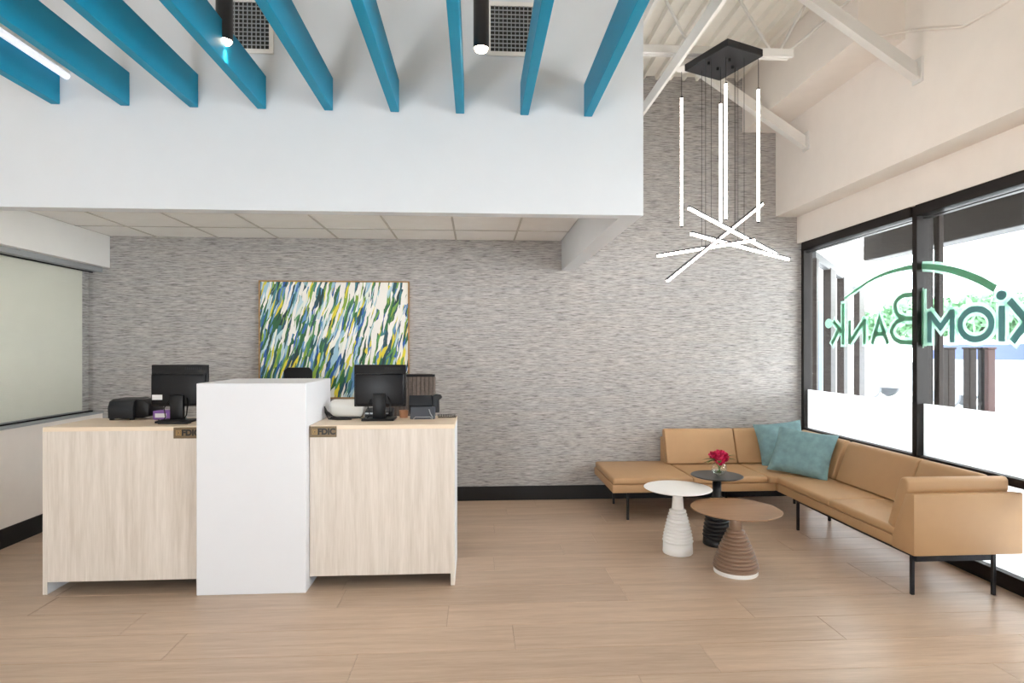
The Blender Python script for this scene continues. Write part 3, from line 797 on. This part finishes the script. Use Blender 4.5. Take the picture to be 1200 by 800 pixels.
# ---- left counter small things
t = thing('receipt_printer', 'black receipt printer on the left end of the left counter', 'printer', (-2.53, 4.55, DZ))
pr = [(-.115, .012), (-.12, .09), (-.10, .135), (-.06, .148), (.10, .15), (.13, .12), (.13, .012)]
b = MB().prism([(y_ + 4.56, z_ + DZ) for y_, z_ in pr], 'x', -2.635, -2.46, .006, 2).build('case', DARKGREY, t, 40)
b = MB().prism([(-2.46, DZ + .014), (-2.46, DZ + .146), (-2.40, DZ + .146), (-2.365, DZ + .115), (-2.365, DZ + .03), (-2.40, DZ + .014)], 'y', 4.47, 4.68, .005, 2).build('paper_cover', BLACK, t, 40)
for fx in (-2.62, -2.48):
    for fy in (4.47, 4.66): MB().box(fx - .012, fx + .012, fy - .012, fy + .012, DZ, DZ + .014).build('foot', BLACK, t)
t = thing('card_reader', 'flat black signature pad in front of the left monitor', 'pad', (-2.06, 4.26, DZ))
MB().prism([(4.19, DZ), (4.19, DZ + .014), (4.245, DZ + .028), (4.245, DZ)], 'x', -2.16, -1.96, .003, 1).build('case', DARKGREY, t)
t = thing('purple_box', 'small purple carton between printer and left monitor', 'box', (-2.28, 4.52, DZ))
MB().box(-2.335, -2.21, 4.47, 4.57, DZ, DZ + .062, .002, 1).build('carton', PURPLE, t)
MB().box(-2.32, -2.24, 4.4690, 4.4699, DZ + .015, DZ + .045).build('label_patch', PAPER, t)

# ---- right counter small things
t = thing('money_counter', 'white rounded machine left of the right monitor', 'machine', (-.98, 4.50, DZ))
b = MB().prism([(4.45, DZ + .01), (4.44, DZ + .10), (4.475, DZ + .135), (4.57, DZ + .135), (4.595, DZ + .01)], 'x', -1.075, -.84, .022, 4).build('case', OFFWHITE_PLASTIC, t, 40)
MB().box(-1.06, -.86, 4.45, 4.59, DZ, DZ + .014).build('foot_plate', DARKGREY, t)
t = thing('cable_bundle', 'tangle of black cables beside the white machine', 'cable', (-1.08, 4.40, DZ))
for k in range(4):
    MB().tube([(-1.105 + .006 * k, 4.44, DZ + .09 - .012 * k), (-1.09 + .008 * k, 4.40, DZ + .05), (-1.06 + .01 * k, 4.375, DZ + .008 + .006 * k), (-1.0 + .01 * k, 4.36 + .008 * k, DZ + .006), (-.90, 4.37 + .01 * k, DZ + .006)], .005, 6).build('cord', BLACK, t, 60)
t = thing('document_tray', 'low black and silver device under the right monitor', 'device', (-.78, 4.50, DZ))
MB().prism([(4.485, DZ), (4.485, DZ + .045), (4.575, DZ + .07), (4.575, DZ)], 'x', -.825, -.62, .004, 1).build('case', DARKGREY, t)
MB().box(-.82, -.65, 4.483, 4.485, DZ + .028, DZ + .040).build('silver_strip', ALU, t)
t = thing('pen_cup', 'small copper-toned cup between right monitor and phone', 'cup', (-.535, 4.5, DZ))
MB().lathe([(0, 0), (.030, 0), (.034, .055), (.031, .055), (.027, .008), (0, .008)], 24, (-.54, 4.50, DZ)).build('cup', COPPER, t, 40)
t = thing('desk_phone', 'dark grey desk phone on its stand at the right counter end', 'phone', (-.40, 4.44, DZ))
MB().prism([(4.46, DZ + .03), (4.43, DZ + .10), (4.455, DZ + .17), (4.475, DZ + .165), (4.50, DZ + .03)], 'x', -.495, -.325, .004, 2).build('body', DARKGREY, t, 40)
MB().prism([(4.375, DZ), (4.375, DZ + .012), (4.43, DZ + .088), (4.445, DZ + .075), (4.42, DZ)], 'x', -.48, -.30, .003, 1).build('stand', M('slate_plastic', '#474b53', .4), t)
MB().tube([(-.455, 4.37, DZ + .004), (-.44, 4.365, DZ + .018), (-.335, 4.365, DZ + .018), (-.315, 4.37, DZ + .004)], .003, 6).tube([(-.345, 4.40, DZ + .07), (-.335, 4.385, DZ + .045), (-.315, 4.37, DZ + .012)], .004, 6).build('wire_foot', ALU, t, 60)
MB().prism([(-.318, DZ + .04), (-.325, DZ + .165), (-.300, DZ + .178), (-.262, DZ + .172), (-.250, DZ + .150), (-.275, DZ + .135), (-.272, DZ + .04)], 'y', 4.44, 4.50, .008, 2).build('handset', DARKGREY, t, 40)
sp = []
for i in range(120):
    a = i / 119; ang = a * 2 * math.pi * 11
    sp.append((-.285 + .135 * a + .003 * math.cos(ang), 4.47 + .010 * math.cos(ang), DZ + .014 + .010 * math.sin(ang)))
MB().tube(sp, .0032, 5).build('coiled_cord', BLACK, t, 60)

# ---- stools behind the counters
def stool(x, y, zt, wid, hgt, mat, label, mesh):
    t = thing('teller_chair', label, 'chair', (x, y, 0), 'task chairs behind the counters')
    def B(mb, n, m, s_=40):
        o = mb.build(n, m, t, s_); o.location = (0, 0, 0); return o
    for k in range(5):
        a = k * 2 * math.pi / 5
        B(MB().bar((0, 0, .09), (.27 * math.cos(a), .27 * math.sin(a), .06), .035, .025), 'leg', BLACK, None)
        B(MB().lathe([(0, -.012), (.022, -.012), (.025, 0), (.022, .012), (0, .012)], 14, (.27 * math.cos(a), .27 * math.sin(a), .025)), 'caster', BLACK)
    B(MB().tube([(0, 0, .07), (0, 0, .62)], .025, 14), 'column', BLACK)
    B(MB().box(-.23, .23, -.23, .23, .62, .70, .03, 3), 'seat', BLACK)
    B(MB().bar((0, .20, .66), (0, .27, zt - hgt + .05), .05, .02), 'back_support', BLACK, None)
    fr = MB().prism([(-wid / 2, zt - hgt), (-wid / 2, zt - .03), (-wid / 2 + .03, zt), (wid / 2 - .03, zt), (wid / 2, zt - .03), (wid / 2, zt - hgt)], 'y', .24, .262, .006, 2)
    B(fr, 'backrest', mat)
    if mesh:
        f = MB()
        for i in range(14):
            xx = -wid / 2 + .02 + (wid - .04) * i / 13; f.box(xx - .003, xx + .003, .236, .2395, zt - hgt + .02, zt - .025)
        B(f, 'mesh_ribs', M('mesh_thread', '#544a45', .8), None)
        B(MB().box(-wid / 2 + .005, wid / 2 - .005, .235, .242, zt - .026, zt - .004), 'top_rail', DARKGREY, None)
stool(-.60, 4.95, 1.388, .50, .42, MESHCLOTH, 'brown mesh-back task chair behind the right monitor', True)
stool(-1.56, 5.10, 1.440, .245, .30, BLACK, 'black narrow-backed chair behind the white pylon', False)

# ================================================================== PAINTING
pt = thing('abstract_painting', 'large abstract painting of green, blue and white strokes in oak frame', 'painting', (-1.4645, WY - .02, 1.089))
X0, X1, Z0, Z1 = -2.231, -.698, 1.089, 2.307
cv = MB().box(-.755, .755, -.012, .012, -.597, .597, .002, 1).build('canvas', PAINT, pt)
cv.location = (0, -.008, (Z1 - Z0) / 2)
f = .012
fm = MB()
fm.box(X0, X1, WY - .05, WY - .002, Z0, Z0 + f).box(X0, X1, WY - .05, WY - .002, Z1 - f, Z1).box(X0, X0 + f, WY - .05, WY - .002, Z0 + f, Z1 - f).box(X1 - f, X1, WY - .05, WY - .002, Z0 + f, Z1 - f)
fm.build('frame', OAK, pt)

# ================================================================== SOFA
so = thing('sectional_sofa', 'tan leather sectional sofa in the corner under the storefront windows', 'sofa', (2.6, 5.4, 0))
MB().box(1.255, 2.80, 5.43, 6.29, .275, .348, .006, 2).build('base', LEATHER, so, 40)
MB().box(2.803, 3.495, 5.405, 6.29, .275, .348, .006, 2).build('base', LEATHER, so, 40)
MB().box(2.80, 3.495, 3.66, 5.402, .275, .348, .006, 2).build('base', LEATHER, so, 40)
def seat(x0, x1, y0, y1): MB().box(x0, x1, y0, y1, .349, .412, .020, 4).build('seat_cushion', LEATHER, so, 50)
seat(1.26, 2.010, 5.425, 6.27); seat(2.014, 2.722, 5.425, 6.06); seat(2.726, 3.27, 5.41, 6.06)
seat(2.792, 3.27, 4.590, 5.404); seat(2.792, 3.27, 3.83, 4.586)
SH = [(0, .35), (0, .668), (.077, .662), (.197, .35)]
CU = [(.060, .745), (.078, .762), (.112, .762), (.135, .742), (.252, .418), (.18, .405), (.06, .68)]
def backrest(axis, a, b, f_, cush=None):
    """axis 'x': rest runs along x, depth along y; f_ maps depth s to the coordinate"""
    MB().prism([(f_(s_), z_) for s_, z_ in SH], axis, a, b, .008, 2).build('back_shell', LEATHER, so, 40)
    a2, b2 = cush or (a, b)
    MB().prism([(f_(s_), z_) for s_, z_ in CU], axis, a2 + .002, b2 - .002, .014, 3).build('back_cushion', LEATHER, so, 50)
fy = lambda s_: 6.29 - s_
backrest('x', 1.965, 2.708, fy); backrest('x', 2.712, 3.24, fy)
fx = lambda s_: 3.495 - s_
backrest('y', 5.275, 6.03, fx); backrest('y', 4.357, 5.225, fx); backrest('y', 3.80, 4.353, fx)
# the arm panel closes the near end
AS = [(3.655, .275), (3.655, .672), (3.735, .664), (3.862, .35), (3.862, .275)]
MB().prism(AS, 'x', 2.792, 3.53, .008, 2).build('arm_panel', LEATHER, so, 40)
MB().prism([(3.655 + s_, z_) for s_, z_ in CU], 'x', 2.792, 3.49, .014, 3).build('arm_cushion', LEATHER, so, 50)
for lx, ly in [(1.42, 5.53), (1.42, 6.11), (2.62, 6.13), (2.84, 5.12), (2.84, 3.735), (3.366, 3.70), (3.29, 5.385), (3.29, 6.0)]:
    MB().box(lx - .011, lx + .011, ly - .011, ly + .011, 0, .276, .002, 1).build('leg', BLACK_METAL, so)
MB().box(1.409, 2.631, 5.519, 5.541, .25, .2755).box(2.829, 2.851, 3.724, 5.131, .25, .2755).box(2.84, 3.377, 3.70, 3.722, .225, .2755).box(3.279, 3.301, 3.72, 6.01, .25, .2755).box(1.409, 2.631, 6.10, 6.122, .25, .2755).build('rail', BLACK_METAL, so)

# pillows
def pillow(name, loc, size, rz, tilt, roll, label):
    mb = MB(); bm = mb.bm; n = 14; vs = {}
    for sgn in (1, -1):
        for i in range(n + 1):
            for j_ in range(n + 1):
                u, v = -1 + 2 * i / n, -1 + 2 * j_ / n
                edge = i in (0, n) or j_ in (0, n)
                if edge and sgn < 0: vs[(sgn, i, j_)] = vs[(1, i, j_)]; continue
                pin = 1 - .07 * (1 - abs(u) ** 2) * abs(v) ** 3 ; pin2 = 1 - .07 * (1 - abs(v) ** 2) * abs(u) ** 3
                th = .085 * ((1 - u ** 4) * (1 - v ** 4)) ** .55 * sgn + .004 * math.sin(9 * u + 4 * v)
                if edge: th = 0
                vs[(sgn, i, j_)] = bm.verts.new((u * size[0] / 2 * pin2, th, v * size[1] / 2 * pin))
        for i in range(n):
            for j_ in range(n):
                f_ = [vs[(sgn, i, j_)], vs[(sgn, i + 1, j_)], vs[(sgn, i + 1, j_ + 1)], vs[(sgn, i, j_ + 1)]]
                bm.faces.new(f_ if sgn > 0 else f_[::-1])
    bmesh.ops.recalc_face_normals(bm, faces=bm.faces[:])
    o = mb.build(name, TEAL_FABRIC, None, 60)
    o.matrix_world = Matrix.Translation(loc) @ Matrix.Rotation(rz, 4, 'Z') @ Matrix.Rotation(tilt, 4, 'X') @ Matrix.Rotation(roll, 4, 'Y')
    return tag(o, label, 'pillow', 'teal pillows on the sofa')
pillow('throw_pillow', (3.14, 5.98, .625), (.48, .46), R(-12), R(-20), R(-7), 'teal throw pillow partly hidden behind the other one')
pillow('throw_pillow', (3.09, 5.50, .615), (.56, .46), R(-50), R(-28), R(4), 'teal throw pillow in front, leaning in the sofa corner')

# ================================================================== SIDE TABLES
def rings(r0, r1, z0, z1, n, amp):
    """stacked rounded rings between two radii, concave-convex like turned wood"""
    out = []
    for i in range(n):
        za = z0 + (z1 - z0) * i / n; dz = (z1 - z0) / n
        def rad(z):
            t = (z - z0) / (z1 - z0); return r0 + (r1 - r0) * t ** 1.35
        for q, k in ((0.02, -1), (.18, .35), (.5, 1), (.82, .35), (.98, -1)):
            z = za + dz * q; out.append((rad(z) + amp * k, z))
    return out
def side_table(x, y, zt, rt, prof, top_mat, base_mat, label, ring=None, tt=.012):
    t = thing('side_table', label, 'table', (x, y, 0), 'round side tables by the sofa')
    o = MB().lathe([(0, zt - tt), (rt - .02, zt - tt), (rt, zt - .003), (rt - .003, zt), (0, zt)], 72, (x, y, 0)).build('tabletop', top_mat, t, 30)
    MB().lathe(prof, 48, (x, y, 0)).build('pedestal', base_mat, t, 180)
    if ring: MB().lathe(ring, 48, (x, y, 0)).build('foot_ring', TAB_WHITE, t, 40)
    return t
pw = [(0, 0), (.112, 0), (.116, .006), (.113, .085)] + rings(.110, .052, .085, .345, 10, .0105) + [(.046, .352), (.040, .43), (.037, .498), (0, .499)]
side_table(1.585, 4.62, .511, .262, pw, TAB_WHITE, TAB_WHITE, 'white round side table with ringed white pedestal')
pb = [(0, 0), (.108, 0), (.112, .006), (.108, .06)] + rings(.106, .072, .06, .30, 8, .010) + [(.060, .31), (.046, .34), (.040, .36), (.046, .385), (.036, .40), (.034, .552), (0, .553)]
side_table(1.975, 4.80, .566, .208, pb, TAB_BLACK, TAB_BLACK, 'black round side table holding the flower vase')
pn = [(0, .028), (.150, .028), (.154, .032)] + rings(.150, .048, .034, .310, 11, .010) + [(.046, .316), (.042, .36), (.036, .445), (0, .446)]
side_table(1.862, 4.19, .456, .312, pn, TAB_BROWN_TOP, TAB_BROWN, 'brown round side table with ringed bronze pedestal on a white foot', [(0, 0), (.150, 0), (.152, .004), (.150, .028), (0, .028)])

# vase of flowers
VX_, VY_, VZ_ = 1.985, 4.78, .566
va = thing('flower_vase', 'clear round vase with magenta flowers on the black table', 'vase', (VX_, VY_, VZ_))
pr = []
for i in range(15):
    a = -math.pi / 2 + .35 + (math.pi - .35 - .62) * i / 14; pr.append((.061 * math.cos(a), .058 + .058 * math.sin(a)))
pv = [(0, .003)] + pr + [(.033, .110), (.031, .108)] + [(r_ - .003, z_) for r_, z_ in pr[::-1]] + [(0, .008)]
MB().lathe(pv, 36, (VX_, VY_, VZ_)).build('glass_bowl', M_glass('vase_glass', (.98, .99, .985)), va, 60)
MB().lathe([(0, .007)] + [(r_ - .005, max(.007, z_)) for r_, z_ in pr[:8]] + [(0, pr[7][1])], 30, (VX_, VY_, VZ_)).build('water', M_glass('vase_water', (.96, .98, .97)), va, 60)
frr = random.Random(3)
def bloom(c, r):
    mb = MB(); bm = mb.bm; c = Vector(c)
    for i in range(130):
        d = Vector((frr.gauss(0, 1), frr.gauss(0, 1), frr.gauss(0, 1) + .25)).normalized()
        base = c + d * r * frr.uniform(.45, .82)
        s1 = d.cross(Vector((frr.gauss(0, 1), frr.gauss(0, 1), frr.gauss(0, 1)))).normalized(); s2 = d.cross(s1)
        k = r * frr.uniform(.22, .38); out = (d + s2 * frr.uniform(-.5, .9)).normalized()
        p0 = base - s1 * k * .5; p1 = base + s1 * k * .5
        m0 = base + out * k * .7 - s1 * k * .75 ; m1 = base + out * k * .7 + s1 * k * .75
        t0 = base + out * k * 1.25 + s2 * k * .3
        v = [bm.verts.new(q) for q in (p0, p1, m1, t0, m0)]; bm.faces.new(v)
    b = bmesh.new(); bmesh.ops.create_icosphere(b, subdivisions=2, radius=r * .6); mb.add(b, Matrix.Translation(c))
    mb.build('bloom', PINK, va)
bloom((VX_ + .005, VY_ - .01, VZ_ + .150), .060); bloom((VX_ - .048, VY_ + .005, VZ_ + .168), .036); bloom((VX_ + .045, VY_ - .01, VZ_ + .148), .034)
for a, b in (((0, 0, .02), (.0, 0, .12)), ((.02, .01, .02), (-.04, 0, .14)), ((-.02, 0, .02), (.04, 0, .12))):
    MB().tube([(VX_ + a[0], VY_ + a[1], VZ_ + a[2]), (VX_ + b[0], VY_ + b[1], VZ_ + b[2])], .003, 6).build('stem', STEM, va, 60)
def leaf(c, d, L_, w_):
    c = Vector(c); d = Vector(d).normalized(); s_ = d.cross(Vector((0, .3, 1))).normalized(); n_ = s_.cross(d)
    mb = MB(); bm = mb.bm; A, B, C_ = [], [], []
    for i in range(6):
        t_ = i / 5; wv = w_ * math.sin(math.pi * min(.97, t_ * .92 + .06)); p = c + d * L_ * t_ - Vector((0, 0, 1)) * .25 * L_ * t_ * t_
        A.append(bm.verts.new(p - s_ * wv + n_ * wv * .3)); B.append(bm.verts.new(p)); C_.append(bm.verts.new(p + s_ * wv + n_ * wv * .3))
    for i in range(5):
        bm.faces.new((A[i], B[i], B[i + 1], A[i + 1])); bm.faces.new((B[i], C_[i], C_[i + 1], B[i + 1]))
    mb.build('leaf', LEAF, va, 60)
for a_, e_, L_ in ((180, .25, .10), (200, .05, .085), (165, -.1, .09), (10, .55, .11), (-15, .3, .09), (30, .75, .08), (250, .1, .06)):
    leaf((VX_ + .02 * math.cos(R(a_)), VY_ + .02 * math.sin(R(a_)), VZ_ + .128), (math.cos(R(a_)), math.sin(R(a_)), e_), L_ * 1.3, .019)
